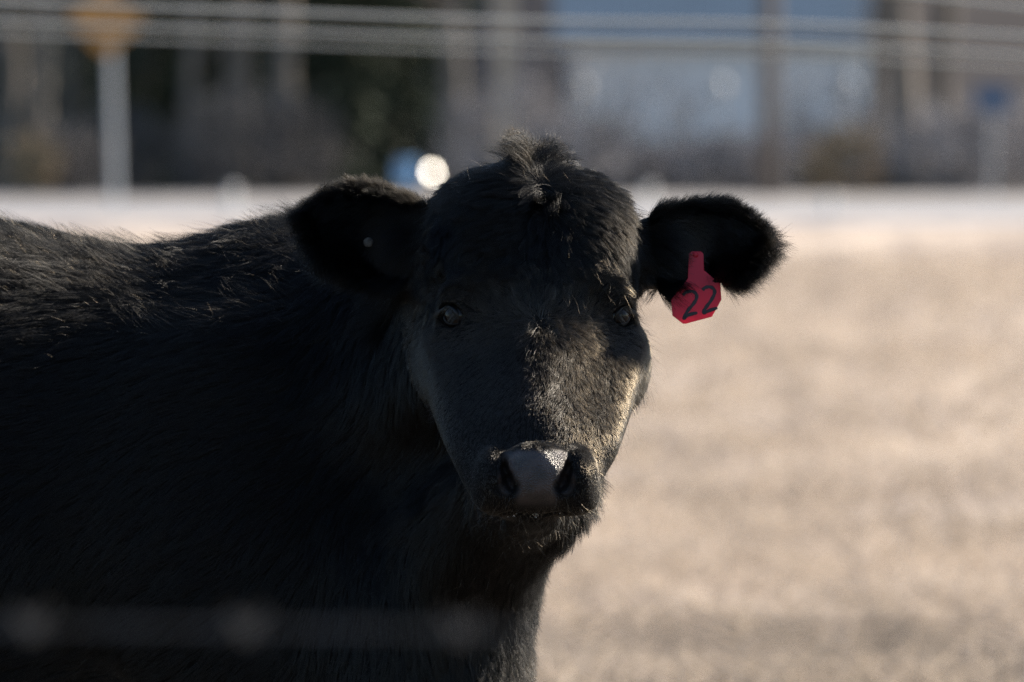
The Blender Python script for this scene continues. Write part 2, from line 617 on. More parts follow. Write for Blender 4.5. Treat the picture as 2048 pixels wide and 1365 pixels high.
thin = [
    (1185, 140, 2.6, 3.3, 'thin bare thicket before the left end of the barn'),
    (1345, 142, 2.4, 2.6, 'thin bare thicket between the first two globe lamps'),
    (1625, 141, 2.6, 3.0, 'thin bare thicket right of the utility pole before the barn'),
    (1745, 139, 2.2, 3.6, 'thin bare thicket at the right end of the barn'),
]
for i, (px, y, w, h, lb) in enumerate(thin):
    bush('thicket', px, y, w, h, M['brush'], lb, 190 + i, 'thin bare thickets before the barn', n=520, size=0.09)
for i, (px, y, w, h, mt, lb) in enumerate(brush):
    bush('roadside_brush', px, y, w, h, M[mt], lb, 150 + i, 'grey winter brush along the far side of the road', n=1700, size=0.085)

# pale blue barn with a blue roof, far right
BY = 172.0
p0, p1 = at(1140, 300, BY), at(1740, 300, BY)
ze = at(1100, 84, BY).z
barn = empty('barn', ((p0.x + p1.x) / 2, BY, zg(BY)))
tag(barn, 'long pale blue barn with a darker blue metal roof behind the utility pole', 'barn')
BA = 0.0
barn.rotation_euler.z = BA
W2 = (p1.x - p0.x) / 2 / math.cos(BA)
H = ze - barn.location.z
npan = 12
for k in range(npan):
    m = MB()
    w = 2 * W2 / npan
    m.box((-W2 + w * (k + .5), 0, H / 2), (w - 0.03, 0.06 + 0.02 * (k % 2), H))
    m.build('wall_panel', M['wall'], barn)
m = MB()
m.box((0, 4.1, H / 2), (2 * W2 - .02, 8.0, H - .02)); m.build('shell', M['wall'], barn)
for k in range(npan):
    m = MB()
    w = (2 * W2 + 0.8) / npan
    x0 = -W2 - .4 + w * k
    m.add([(x0, -.5, H - .08), (x0 + w - .03, -.5, H - .08), (x0 + w - .03, 4, H + 2.2), (x0, 4, H + 2.2),
           (x0, -.5, H + .02), (x0 + w - .03, -.5, H + .02), (x0 + w - .03, 4, H + 2.3), (x0, 4, H + 2.3)],
          [(3, 2, 1, 0), (4, 5, 6, 7), (0, 1, 5, 4), (1, 2, 6, 5), (2, 3, 7, 6), (3, 0, 4, 7)])
    m.build('roof_panel', M['roof'], barn)
m = MB()
m.add([(-W2 - .4, 8.5, H), (W2 + .4, 8.5, H), (W2 + .4, 4.03, H + 2.28), (-W2 - .4, 4.03, H + 2.28)], [(0, 1, 2, 3)])
m.build('rear_roof', M['roof'], barn)
m = MB()
c = Matrix.Rotation(-BA, 3, 'Z') @ (at(1010, 2, BY - 3) - barn.location)
m.box((c.x, c.y, c.z / 2 + .3), (0.5, 0.5, c.z + .6)); m.build('chimney', M['tan_paint'], barn)

# globe lamps on poles before the barn
for px, py, lb in ((1162, 178, 'white globe lamp on a pole at the left end of the barn'),
                   (1440, 173, 'white globe lamp on a pole left of the utility pole'),
                   (1695, 166, 'white globe lamp on a pole right of the utility pole')):
    y = 150
    b = at(px, py, y)
    root = empty('globe_lamp', (b.x, y, zg(y)))
    tag(root, lb, 'lamp', 'globe lamps on poles before the barn')
    h = b.z - zg(y)
    m = MB(); m.tube([(0, 0, 0), (0, 0, h - .15)], [.05, .035], 8); m.build('pole', M['galv'], root)
    m = MB(); m.ball((0, 0, h), 0.17); m.build('globe', M['white'], root, smooth=True)
    m = MB(); m.tube([(0, 0, h - .26), (0, 0, h - .17)], [.06, .1], 10); m.build('collar', M['galv'], root)

# utility pole and cables
PY = 119.0
b = at(1537, 395, PY)
up = empty('utility_pole', (b.x, PY, zg(PY)))
tag(up, 'dark wooden utility pole standing before the pale blue barn', 'utility pole')
m = MB()
m.tube([(0, 0, -.1), (0.02, 0, 3), (0.0, 0, 9)], [.17, .16, .12], 12); m.build('shaft', M['wood'], up, smooth=True)
m = MB(); m.box((0, -.16, 8.2), (2.2, .11, .13)); m.build('crossarm', M['wood'], up)
for x in (-.95, -.35, .35, .95):
    m = MB(); m.tube([(x, -.16, 8.27), (x, -.16, 8.36), (x, -.16, 8.42)], [.05, .06, .03], 8); m.build('insulator', M['white'], up, smooth=True)
# pale fence ropes strung high across the far side of the pen, about 16 m from the lens
RY = 8.2
off = [(-2200, -150), (-700, -62), (0, -22), (640, 0), (1024, 15), (1300, 18), (1540, 18), (1800, 31), (2048, 45), (2700, 84), (4200, 180)]
for c0, r, lb in ((28, .0062, 'pale fence rope, upper one of the close bundle crossing the top of the photo'),
                  (66, .0056, 'pale fence rope, middle one of the close bundle crossing the top of the photo'),
                  (93, .0032, 'thin pale fence rope, lowest of the close bundle crossing the top of the photo')):
    m = MB()
    xs2 = np.linspace(-2200, 4200, 80)
    ys2 = np.interp(xs2, [o[0] for o in off], [o[1] for o in off])
    ys2 = np.convolve(np.pad(ys2, 2, 'edge'), np.ones(5) / 5, 'valid')
    m.tube([at(x, c0 + yy, RY) for x, yy in zip(xs2, ys2)], r, 8)
    o = m.build('fence_rope', M['cable'], smooth=True)
    tag(o, lb, 'rope', 'fence ropes across the top')
m = MB()
m.tube([at(x, yy, RY) for x, yy in ((-2200, -420), (300, -130), (900, -80), (1300, -46), (1540, -30), (1800, -12), (2048, 16), (2700, 96), (4200, 300))], .0058, 8)
tag(m.build('fence_rope', M['cable'], smooth=True), 'pale fence rope hanging apart above the close bundle at the upper right', 'rope', 'fence ropes across the top')

# yellow road sign
y = 110.0
b = at(233, 400, y)
sg = empty('road_sign', (b.x, y, zg(y)))
tag(sg, 'yellow diamond road sign on a pale steel post at the left', 'road sign')
h = at(205, 38, y).z - zg(y)
m = MB(); m.tube([(0, 0.03, -.1), (-.05, 0.03, h * .5), (-.1, 0.03, h + .3)], .058, 8); m.build('post', M['galv'], sg)
m = MB()
q = .66
dx = -.17
ring = [(q, 0), (0, q), (-q, 0), (0, -q)]
rr = []
for k in range(4):
    a, b2 = ring[k], ring[(k + 1) % 4]
    for t in (0.1, 0.9):
        rr.append((a[0] + (b2[0] - a[0]) * t, a[1] + (b2[1] - a[1]) * t))
vs2 = [(x + dx, -.06, zz + h) for x, zz in rr] + [(x + dx, -.05, zz + h) for x, zz in rr]
m.add(vs2, [tuple(range(8)), tuple(range(15, 7, -1))] + [(k, (k + 1) % 8, 8 + (k + 1) % 8, 8 + k) for k in range(8)])
m.build('plate', M['yellow'], sg)

# blue sign
y = 112.0
b = at(1985, 400, y)
bs = empty('blue_sign', (b.x, y, zg(y)))
tag(bs, 'blue rectangular sign on a slim post at the far right', 'sign')
h = at(1985, 198, y).z - zg(y)
m = MB(); m.tube([(0, .03, -.1), (0, .03, h + .2)], .022, 8); m.build('post', M['galv'], bs)
m = MB(); m.box((0, -.03, h), (.62, .02, .42)); m.build('plate', M['blue'], bs)

# marker posts along the road
for px, top, mt, lb in ((466, 372, 'white', 'white marker post by the road left of the shaggy ear'),
                        (1299, 370, 'white', 'white marker post by the road between head and tagged ear'),
                        (1660, 388, 'white', 'low white marker post by the road right of the utility pole'),
                        (846, 378, 'tan_paint', 'tan marker post by the road under the bright cap')):
    y = 108.5
    b = at(px, top, y)
    mp = empty('marker_post', (b.x, y, zg(y)))
    tag(mp, lb, 'marker post', 'marker posts along the road')
    h = b.z - zg(y)
    m = MB()
    m.tube([(0, 0, -.1), (0, 0, h * .9), (0, 0, h)], [.085, .085, .05], 8); m.build('post', M[mt], mp)
    m = MB(); m.box((0, -.09, h * .8), (.07, .012, .1)); m.build('reflector', M['galv'], mp)

# blue drum and a post with a tilted polished cap that throws the sun at the lens
y = 109.0
b = at(813, 348, y)
dr = empty('blue_drum', (b.x, y, zg(y)))
tag(dr, 'small blue drum on a stake between the ear and the bright cap', 'drum')
h = b.z - zg(y)
m = MB(); m.tube([(0, 0, -.1), (0, 0, h - .2)], .03, 6); m.build('stake', M['galv'], dr)
m = MB(); m.tube([(0, 0, h - .21), (0, 0, h - .19), (0, 0, h + .19), (0, 0, h + .21)], [.15, .17, .17, .15], 12); m.build('body', M['drum'], dr)
b = at(863, 346, y)
cp = empty('capped_post', (b.x, y + .1, zg(y)))
tag(cp, 'post with a polished steel cap flashing in the sun left of the head', 'post')
h = b.z - zg(y)
m = MB(); m.tube([(0, 0, -.1), (0, 0, h - .04)], .05, 8); m.build('shaft', M['galv'], cp)
view = (cam.location - Vector((b.x, y + .1, b.z))).normalized()
hv = (view + SUN).normalized()
u = hv.cross(Vector((0, 0, 1))).normalized()
w = hv.cross(u)
m = MB()
vs2 = []
for s_ in (-.02, .02):
    for k in range(16):
        a = k / 16 * 2 * math.pi
        vs2.append(Vector((0, 0, h)) + (u * math.cos(a) + w * math.sin(a)) * .075 + hv * s_)
m.add(vs2, [tuple(range(15, -1, -1)), tuple(range(16, 32))] + [(k, (k + 1) % 16, 16 + (k + 1) % 16, 16 + k) for k in range(16)])
m.build('cap', M['steel'], cp)

# dry grass standing in the field
def grass():
    g = np.random.default_rng(3)
    n = 60000
    nt = 2200
    ty = 7.5 + 77.5 * g.random(nt) ** 1.7
    tx = (g.random(nt) * 2 - 1) * (8.5 + ty) * 0.085
    k = g.integers(0, nt, n)
    sp = 0.10 + 0.010 * ty[k]
    x = tx[k] + g.normal(size=n) * sp
    y = ty[k] + g.normal(size=n) * sp * 1.4
    hgt = g.uniform(.03, .13, n) * g.uniform(.5, 1.5, nt)[k] * np.where(g.random(n) < .1, 1.6, 1)
    a = g.random(n) * 6.283
    wd = 0.004 + 0.00022 * y
    ln = g.normal(size=(n, 2)) * 1.3 * hgt[:, None]
    hgt = hgt * .7
    z = np.interp(y, [0, 84, 96.5], [0, 0, .35])
    c_, s_ = np.cos(a) * wd, np.sin(a) * wd
    v = np.stack([np.stack([x - c_, y - s_, z], 1), np.stack([x + c_, y + s_, z], 1), np.stack([x + ln[:, 0], y + ln[:, 1], z + hgt], 1)], 1).reshape(-1, 3)
    o = mesh_np('dry_grass', v, np.arange(3 * n).reshape(-1, 3), M['blade'], smooth=False)
    tn = np.clip(g.beta(1.6, 1.1, nt)[k] + g.normal(size=n) * .12, 0, 1)
    at_ = o.data.attributes.new('tone', 'FLOAT', 'POINT')
    at_.data.foreach_set('value', np.repeat(tn, 3).astype(np.float32))
    tag(o, kind='stuff')


grass()

# ------------------------------------------------------------------ THE COW
HX = at(1063, 700, -0.1).x                     # plane of symmetry of the head
S0 = 8.5 / FPX


def zrow(py, y=0.0):
    return CAM_Z - (y - CAM_Y) * (py - HOR) / FPX


rows = [  # photo row, half width px, front y, back y, exponent
    (322, 20, .030, .090, 2.0), (332, 72, .005, .125, 2.0), (350, 120, -.018, .160, 2.1), (380, 163, -.035, .180, 2.2),
    (420, 187, -.047, .190, 2.6), (480, 201, -.056, .190, 2.8), (540, 204, -.063, .190, 2.8),
    (590, 200, -.064, .180, 2.6), (640, 201, -.071, .170, 2.4), (690, 207, -.094, .160, 2.2), (740, 210, -.122, .150, 2.1), (790, 206, -.151, .130, 2.1),
    (840, 194, -.180, .100, 2.1), (890, 176, -.209, .060, 2.2), (940, 152, -.236, .005, 2.4), (975, 138, -.249, -.030, 2.5),
    (1003, 117, -.239, -.050, 2.5), (1018, 94, -.224, -.065, 2.4), (1030, 62, -.204, -.085, 2.2), (1036, 20, -.19, -.11, 2.0)]
rz = np.array([zrow(r[0], r[2]) for r in rows])[::-1]
ra = np.array([r[1] * (8.5 + (r[2] + r[3]) / 2) / FPX for r in rows])[::-1]
rf = np.array([r[2] for r in rows])[::-1]
rb = np.array([r[3] for r in rows])[::-1]
rn = np.array([r[4] for r in rows])[::-1]


def sm_interp(z, val):
    """piecewise-linear table, lightly smoothed"""
    out = 0
    for d, w_ in ((-.008, .2), (-.004, .2), (0, .2), (.004, .2), (.008, .2)):
        out = out + w_ * np.interp(z + d, rz, val)
    return out


def sd_loft(X, Y, Z):
    z = np.ravel(Z)
    a = np.maximum(sm_interp(z, ra), 1e-3)
    f, b = sm_interp(z, rf), sm_interp(z, rb)
    n = sm_interp(z, rn)
    ztop, zbot = rz[-1], rz[0]
    sh = np.shape(Z)
    a, f, b, n = (q_.reshape(sh) for q_ in (a, f, b, n))
    hb = (b - f) / 2
    r_ = ((np.abs((X - HX) / a) + 1e-9) ** n + (np.abs((Y - (f + b) / 2) / hb) + 1e-9) ** n) ** (1 / n)
    d = (r_ - 1) * np.minimum(a, hb)
    dz_ = np.maximum(Z - (ztop + .004), (zbot - .004) - Z)
    return np.maximum(d, dz_)


def sd_ell(c, r, rot=None):
    c = np.array(c); r = np.array(r)
    Rm = None if rot is None else np.array(rot)          # rows = local axes

    def fn(X, Y, Z):
        x, y, z = X - c[0], Y - c[1], Z - c[2]
        if Rm is not None:
            x, y, z = (Rm[0, 0] * x + Rm[0, 1] * y + Rm[0, 2] * z, Rm[1, 0] * x + Rm[1, 1] * y + Rm[1, 2] * z, Rm[2, 0] * x + Rm[2, 1] * y + Rm[2, 2] * z)
        k0 = np.sqrt((x / r[0]) ** 2 + (y / r[1]) ** 2 + (z / r[2]) ** 2)
        k1 = np.sqrt((x / r[0] ** 2) ** 2 + (y / r[1] ** 2) ** 2 + (z / r[2] ** 2) ** 2) + 1e-9
        return k0 * (k0 - 1) / k1
    m_ = r.max()
    return fn, (c - m_, c + m_)


def sd_cone(a, b, r1, r2, sy=1.0):
    a = np.array(a, float); b = np.array(b, float)
    ba = b - a

    def fn(X, Y, Z):
        x, y, z = X - a[0], (Y - a[1]) / sy, Z - a[2]
        bb = np.array([ba[0], ba[1] / sy, ba[2]])
        h = np.clip((x * bb[0] + y * bb[1] + z * bb[2]) / (bb @ bb), 0, 1)
        h = h * h * (3 - 2 * h) * .35 + h * .65
        return (np.sqrt((x - bb[0] * h) ** 2 + (y - bb[1] * h) ** 2 + (z - bb[2] * h) ** 2) - (r1 + (r2 - r1) * h)) * min(1, sy)
    m_ = max(r1, r2)
    return fn, (np.minimum(a, b) - m_, np.maximum(a, b) + m_)


def P(px, py, y):
    return np.array(at(px, py, y))


# ears: frames and outlines
def ear_frame(base, tip, nrm):
    b_, t_ = P(*base), P(*tip)
    L = np.linalg.norm(t_ - b_)
    u_ = (t_ - b_) / L
    n_ = np.array(nrm, float)
    n_ -= u_ * (n_ @ u_)
    n_ /= np.linalg.norm(n_)
    v_ = np.cross(n_, u_)
    if v_[2] < 0:
        v_ = -v_
    return dict(o=b_, u=u_, v=v_, n=n_, L=L)


EARS = [dict(ear_frame((846, 498, .085), (612, 428, .055), (0.10, -1, -.05)), prof=([-.3, 0, .2, .45, .7, .86, 1.0], [46, 64, 80, 88, 76, 48, 4])),
        dict(ear_frame((1296, 510, .085), (1528, 474, .055), (-0.10, -1, .16)), prof=([-.3, 0, .2, .45, .66, .84, .94, 1.0], [42, 56, 72, 84, 76, 50, 30, 4]))]


def sd_ear(E):
    S = 8.57 / FPX

    def local(X, Y, Z):
        x, y, z = X - E['o'][0], Y - E['o'][1], Z - E['o'][2]
        p = x * E['u'][0] + y * E['u'][1] + z * E['u'][2]
        q = x * E['v'][0] + y * E['v'][1] + z * E['v'][2]
        r_ = x * E['n'][0] + y * E['n'][1] + z * E['n'][2]
        return p, q, r_
    E['local'] = local

    def fn(X, Y, Z):
        p, q, r_ = local(X, Y, Z)
        pn = p / E['L']
        h = (np.interp(pn, E['prof'][0], np.array(E['prof'][1], float)) * .5 + np.interp(pn - .04, E['prof'][0], np.array(E['prof'][1], float)) * .25 + np.interp(pn + .04, E['prof'][0], np.array(E['prof'][1], float)) * .25) * S
        qn = np.clip(q / np.maximum(h, .004), -1.6, 1.6)
        cup = -0.042 * (1 - qn ** 2) * np.clip(1.05 - pn * .75, 0, 1)
        th = 0.0075
        de = np.maximum(np.abs(q) - h, (pn - 1) * E['L'])
        de = np.maximum(de, (-.35 - pn) * E['L'])
        dr_ = np.abs(r_ - cup) * .75
        w_ = np.sqrt(np.maximum(de + th, 0) ** 2 + dr_ ** 2) - th
        return np.where(de + th < 0, dr_ - th, w_)
    pts = [E['o'] + E['u'] * E['L'] * a + E['v'] * .09 * b + E['n'] * c for a in (-.3, 1.02) for b in (-1, 1) for c in (-.06, .03)]
    return fn, (np.min(pts, 0), np.max(pts, 0))


# eyes
EYES = []
for px, sgn in ((909, -1), (1238, 1)):
    n_ = np.array([sgn * .66, -.74, .06]); n_ /= np.linalg.norm(n_)
    # skin point from the loft at this pixel: walk along y
    best = None
    for yy in np.linspace(-.12, .1, 221):
        p = P(px, 632, yy)
        if sd_loft(np.array([p[0]]), np.array([p[1]]), np.array([p[2]]))[0] < 0:
            best = p
            break
    e1 = np.array([-n_[1] * sgn, n_[0] * sgn, 0]); e1 /= np.linalg.norm(e1)
    if e1[0] * sgn < 0: e1 = -e1                    # e1 points outward (towards the ear)
    e2 = np.cross(e1, n_)
    if e2[2] < 0: e2 = -e2
    EYES.append(dict(c=best - n_ * .0085, n=n_, e1=e1, e2=e2, s=sgn, r=.0195))

HEAD_BB = (np.array([HX - .15, -.285, rz[0] - .02]), np.array([HX + .15, .21, rz[-1] + .02]))
prims = []           # (fn, bbox, k, op)
prims.append((sd_loft, HEAD_BB, .0, 'u'))
# bony nose bridge, brow ridges, cheek crests, jaw
f, bb_ = sd_cone(P(1073, 655, -.024), P(1073, 880, -.142), .062, .062); prims.append((f, bb_, .040, 'u'))
for s_ in (-1, 1):
    X_ = lambda o: 1073 + s_ * o
    f, bb_ = sd_ell(P(X_(140), 585, -.022), (.034, .030, .020)); prims.append((f, bb_, .022, 'u'))
    f, bb_ = sd_cone(P(X_(168), 700, -.020), P(X_(120), 880, -.142), .024, .020); prims.append((f, bb_, .030, 'u'))
    f, bb_ = sd_ell(P(X_(165), 735, .05), (.035, .085, .050)); prims.append((f, bb_, .03, 'u'))
    # hollow above the eye
    f, bb_ = sd_ell(P(X_(196), 560, .0), (.018, .03, .02)); prims.append((f, bb_, .02, 's'))
# muzzle
f, bb_ = sd_ell(P(1073, 962, -.178), (.066, .083, .042)); prims.append((f, bb_, .018, 'u'))
for s_ in (-1, 1):
    X_ = lambda o: 1073 + s_ * o
    f, bb_ = sd_ell(P(X_(84), 952, -.218), (.023, .036, .034)); prims.append((f, bb_, .012, 'u'))       # nostril wing
    f, bb_ = sd_ell(P(X_(80), 996, -.188), (.026, .045, .020)); prims.append((f, bb_, .016, 'u'))      # upper lip
f, bb_ = sd_ell(P(1073, 945, -.238), (.040, .030, .036)); prims.append((f, bb_, .014, 'u'))              # nose pad
f, bb_ = sd_ell(P(1064, 1036, -.135), (.031, .050, .014)); prims.append((f, bb_, .010, 'u'))             # chin
f, bb_ = sd_cone(P(1056, 1024, -.11), P(1060, 965, .06), .025, .055); prims.append((f, bb_, .03, 'u'))  # lower jaw
for s_ in (-1, 1):
    X_ = lambda o: 1073 + s_ * o
    # nostril: slanted comma, three overlapping carves
    for (ox, py, rx, rz_, dep) in ((69, 917, .0045, .0085, .024), (65, 938, .0056, .0105, .030), (57, 960, .0066, .0105, .032), (48, 976, .0066, .0062, .026)):
        f, bb_ = sd_ell(P(X_(ox), py, -.258), (rx, dep, rz_)); prims.append((f, bb_, .004, 's'))
    f, bb_ = sd_ell(P(X_(66), 976, -.263), (.016, .016, .009)); prims.append((f, bb_, .008, 's'))
f, bb_ = sd_cone(P(1012, 1029, -.214), P(1128, 1029, -.214), .0045, .0045); prims.append((f, bb_, .006, 's'))  # mouth
# eye sockets
for E in EYES:
    f, bb_ = sd_ell(E['c'], (.024, .024, .024)); prims.append((f, bb_, .014, 'u'))
    f, bb_ = sd_ell(E['c'] + E['n'] * .016, (.0195, .0150, .0150), rot=np.array([E['e1'], E['n'], E['e2']])); prims.append((f, bb_, .004, 's'))
HEAD_N = len(prims)
for E in EARS:
    f, bb_ = sd_ear(E); prims.append((f, bb_, .022, 'u'))
    f, bb_ = sd_cone(E['o'] - E['u'] * .06 + np.array([0, .02, 0]), E['o'] + E['u'] * .018 + np.array([0, .014, 0]), .045, .034); prims.append((f, bb_, .03, 'u'))
EAR_N = len(prims)
body = [
    sd_cone((HX - .01, .12, 1.00), (-.22, .40, .87), .098, .210),
    sd_cone((HX - .02, .12, 1.07), (-.24, .42, .955), .080, .12),
    sd_cone((.020, .03, .81), (-.080, .21, .72), .050, .105),
    sd_ell((-.128, .30, .60), (.140, .17, .21)),
    sd_cone((-.28, .44, .80), (-.75, .46, .797), .280, .315, .85),
    sd_cone((-.75, .46, .797), (-1.28, .48, .80), .315, .285, .85),
    sd_ell((-.26, .43, .972), (.20, .13, .145)),
    sd_ell((-.33, .25, .76), (.19, .105, .25)),
    sd_ell((-1.32, .30, .74), (.19, .13, .26)), sd_ell((-1.32, .64, .74), (.19, .13, .26)),
]
for p in body:
    prims.append((p[0], p[1], .07, 'u'))
for yy in (.27, .60):
    for a_, b_, r1, r2 in (((-.26, yy, .62), (-.25, yy, .36), .10, .056), ((-.25, yy, .36), (-.25, yy, .10), .050, .036), ((-.25, yy, .10), (-.235, yy - .01, .035), .042, .05)):
        f, bb_ = sd_cone(a_, b_, r1, r2); prims.append((f, bb_, .03, 'u'))
    for a_, b_, r1, r2 in (((-1.32, yy + .02, .70), (-1.26, yy + .02, .50), .15, .085), ((-1.26, yy + .02, .50), (-1.41, yy + .02, .42), .075, .050), ((-1.41, yy + .02, .42), (-1.38, yy + .02, .10), .047, .038), ((-1.38, yy + .02, .10), (-1.36, yy + .01, .035), .042, .05)):
        f, bb_ = sd_cone(a_, b_, r1, r2); prims.append((f, bb_, .03, 'u'))
f, bb_ = sd_cone((-1.54, .47, 1.0), (-1.63, .47, .80), .035, .026); prims.append((f, bb_, .03, 'u'))
f, bb_ = sd_cone((-1.63, .47, .80), (-1.63, .47, .42), .026, .034); prims.append((f, bb_, .02, 'u'))


def axis(*segs):
    """graded grid line: (start, step) ... end"""
    out = []
    for (a_, st), (b_, _) in zip(segs[:-1], segs[1:]):
        n_ = max(1, int(round((b_ - a_) / st)))
        out.append(np.linspace(a_, b_, n_, endpoint=False))
    out.append(np.array([segs[-1][0]]))
    return np.concatenate(out)


gx = axis((-1.75, .02), (-.34, .008), (-.275, .0032), (.345, 1))
gy = axis((-.300, .0030), (-.10, .0034), (.15, .008), (.24, .018), (.86, 1))
gz = axis((-.03, .018), (.66, .008), (.745, .0028), (.80, .0026), (.86, .0032), (1.235, 1))


def build_sdf(prims_):
    F = np.full((len(gx), len(gy), len(gz)), 1.0, np.float32)
    for fn, (lo, hi), k, op in prims_:
        pad = max(k * 1.3, .02) + .01
        i0, i1 = np.searchsorted(gx, [lo[0] - pad, hi[0] + pad])
        j0, j1 = np.searchsorted(gy, [lo[1] - pad, hi[1] + pad])
        k0, k1 = np.searchsorted(gz, [lo[2] - pad, hi[2] + pad])
        if i1 <= i0 or j1 <= j0 or k1 <= k0:
            continue
        X = gx[i0:i1, None, None].astype(np.float32)
        Y = gy[None, j0:j1, None].astype(np.float32)
        Z = gz[None, None, k0:k1].astype(np.float32)
        d = fn(X, Y, Z).astype(np.float32)
        sub = F[i0:i1, j0:j1, k0:k1]
        if op == 'u':
            if k > 0:
                h = np.clip(k - np.abs(sub - d), 0, None) / k
                F[i0:i1, j0:j1, k0:k1] = np.minimum(sub, d) - h * h * k * .25
            else:
                F[i0:i1, j0:j1, k0:k1] = np.minimum(sub, d)
        else:
            h = np.clip(k - np.abs(sub + d), 0, None) / k
            F[i0:i1, j0:j1, k0:k1] = np.maximum(sub, -d) + h * h * k * .25
    return F


def surface_nets(F):
    s = F < 0
    c = s[:-1, :-1, :-1].astype(np.int8)
    tot = c.copy()
    for dx_, dy_, dz_ in ((1, 0, 0), (0, 1, 0), (0, 0, 1), (1, 1, 0), (1, 0, 1), (0, 1, 1), (1, 1, 1)):
        tot += s[dx_:s.shape[0] - 1 + dx_, dy_:s.shape[1] - 1 + dy_, dz_:s.shape[2] - 1 + dz_]
    act = np.argwhere((tot > 0) & (tot < 8))
    idx = np.full(tot.shape, -1, np.int32)
    idx[act[:, 0], act[:, 1], act[:, 2]] = np.arange(len(act))
    acc = np.zeros((len(act), 3)); cnt = np.zeros(len(act))
    corners = [(a, b, c_) for a in (0, 1) for b in (0, 1) for c_ in (0, 1)]
    G = (gx, gy, gz)
    for a in corners:
        for ax in range(3):
            if a[ax]: continue
            b = list(a); b[ax] = 1
            ia = act + np.array(a); ib = act + np.array(b)
            fa = F[ia[:, 0], ia[:, 1], ia[:, 2]]; fb = F[ib[:, 0], ib[:, 1], ib[:, 2]]
            m_ = (fa < 0) != (fb < 0)
            t = np.where(m_, fa / np.where(m_, fa - fb, 1), 0)
            pa = np.stack([G[q_][ia[:, q_]] for q_ in range(3)], 1)
            pb = np.stack([G[q_][ib[:, q_]] for q_ in range(3)], 1)
            acc += np.where(m_[:, None], pa + (pb - pa) * t[:, None], 0)
            cnt += m_
    V = acc / cnt[:, None]
    quads = []
    for ax in range(3):
        o1, o2 = [(1, 2), (2, 0), (0, 1)][ax]
        sl_a = [slice(None)] * 3; sl_b = [slice(None)] * 3
        sl_a[ax] = slice(0, -1); sl_b[ax] = slice(1, None)
        diff = s[tuple(sl_a)] != s[tuple(sl_b)]
        e = np.argwhere(diff)
        ok = (e[:, o1] > 0) & (e[:, o2] > 0) & (e[:, o1] < s.shape[o1] - 1) & (e[:, o2] < s.shape[o2] - 1)
        e = e[ok]
        ins = s[e[:, 0], e[:, 1], e[:, 2]]
        q_ = []
        for d1, d2 in ((0, 0), (-1, 0), (-1, -1), (0, -1)):
            c_ = e.copy(); c_[:, o1] += d1; c_[:, o2] += d2
            q_.append(idx[c_[:, 0], c_[:, 1], c_[:, 2]])
        q_ = np.stack(q_, 1)
        q_[~ins] = q_[~ins][:, ::-1]
        quads.append(q_)
    return V, np.concatenate(quads)


F = build_sdf(prims)
V, Q = surface_nets(F)
del F


def relax(V, Q, it, w_):
    e = np.concatenate([Q[:, [0, 1]], Q[:, [1, 2]], Q[:, [2, 3]], Q[:, [3, 0]]])
    e = np.concatenate([e, e[:, ::-1]])
    deg = np.bincount(e[:, 0], minlength=len(V))[:, None]
    for _ in range(it):
        a = np.stack([np.bincount(e[:, 0], V[e[:, 1], q_], minlength=len(V)) for q_ in range(3)], 1) / np.maximum(deg, 1)
        V = V + (a - V) * w_
    return V


V = relax(V, Q, 2, .5)
cow = empty('cow', (-.6, .45, 0))
tag(cow, 'shaggy black young cow with a red ear tag, looking straight at the camera', 'cow')
ORG = np.array(cow.location)
body_o = mesh_np('body', V - ORG, Q, M['hide'], cow)

# vertex normals
T3 = np.concatenate([Q[:, [0, 1, 2]], Q[:, [0, 2, 3]]])
fn_ = np.cross(V[T3[:, 1]] - V[T3[:, 0]], V[T3[:, 2]] - V[T3[:, 0]])
VN = np.stack([np.bincount(T3.ravel(), np.repeat(fn_[:, q_], 3), minlength=len(V)) for q_ in range(3)], 1)
VN /= np.linalg.norm(VN, axis=1)[:, None] + 1e-12


def to_px(Pw):
    d = Pw[:, 1] - CAM_Y
    return 1024 + Pw[:, 0] / d * FPX, HOR + (CAM_Z - Pw[:, 2]) / d * FPX


def sstep(a, b, x):
    t = np.clip((x - a) / (b - a), 0, 1)
    return t * t * (3 - 2 * t)


def leather_mask(Pw, Nw):
    u_, v_ = to_px(Pw)
    du = np.abs(u_ - 1073)
    # pad half width by row: wide at the top, pinched between the nostrils, wide at the lip
    hw = np.interp(v_, [896, 905, 920, 945, 965, 985, 1000, 1020, 1030], [34, 64, 66, 48, 36, 34, 38, 40, 30])
    m_ = sstep(12, -8, du - hw) * sstep(894, 906, v_) * sstep(1024, 992, v_) * (Pw[:, 1] < -.15)
    # bare rim and floor of the nostril
    for s_ in (-1, 1):
        e_ = np.hypot((u_ - 1073 - s_ * 60) / 17, (v_ - 960) / 30)
        m_ = np.maximum(m_, sstep(1.15, .85, e_) * .6 * (Pw[:, 1] < -.12))
    return m_


la = body_o.data.attributes.new('leather', 'FLOAT', 'POINT')
la.data.foreach_set('value', leather_mask(V, VN).astype(np.float32))

# which region each vertex belongs to
VU, VV_ = to_px(V)
earp = []
for E in EARS:
    p, q, r_ = E['local'](V[:, 0], V[:, 1], V[:, 2])
    earp.append((p / E['L'] > .04) & (np.abs(q) < .11) & (np.abs(r_) < .065))
is_ear = earp[0] | earp[1]
dl = sd_loft(V[:, 0], V[:, 1], V[:, 2])
is_head = (~is_ear) & (dl < .035) & (V[:, 1] < .13) & (VV_ < 1034)
is_chin = (~is_head) & (~is_ear) & (V[:, 2] > .72) & (V[:, 1] < .03)
region = np.where(is_ear, 1, np.where(is_head, 0, np.where(is_chin, 3, 2)))   # 0 head 1 ear 2 body 3 chin


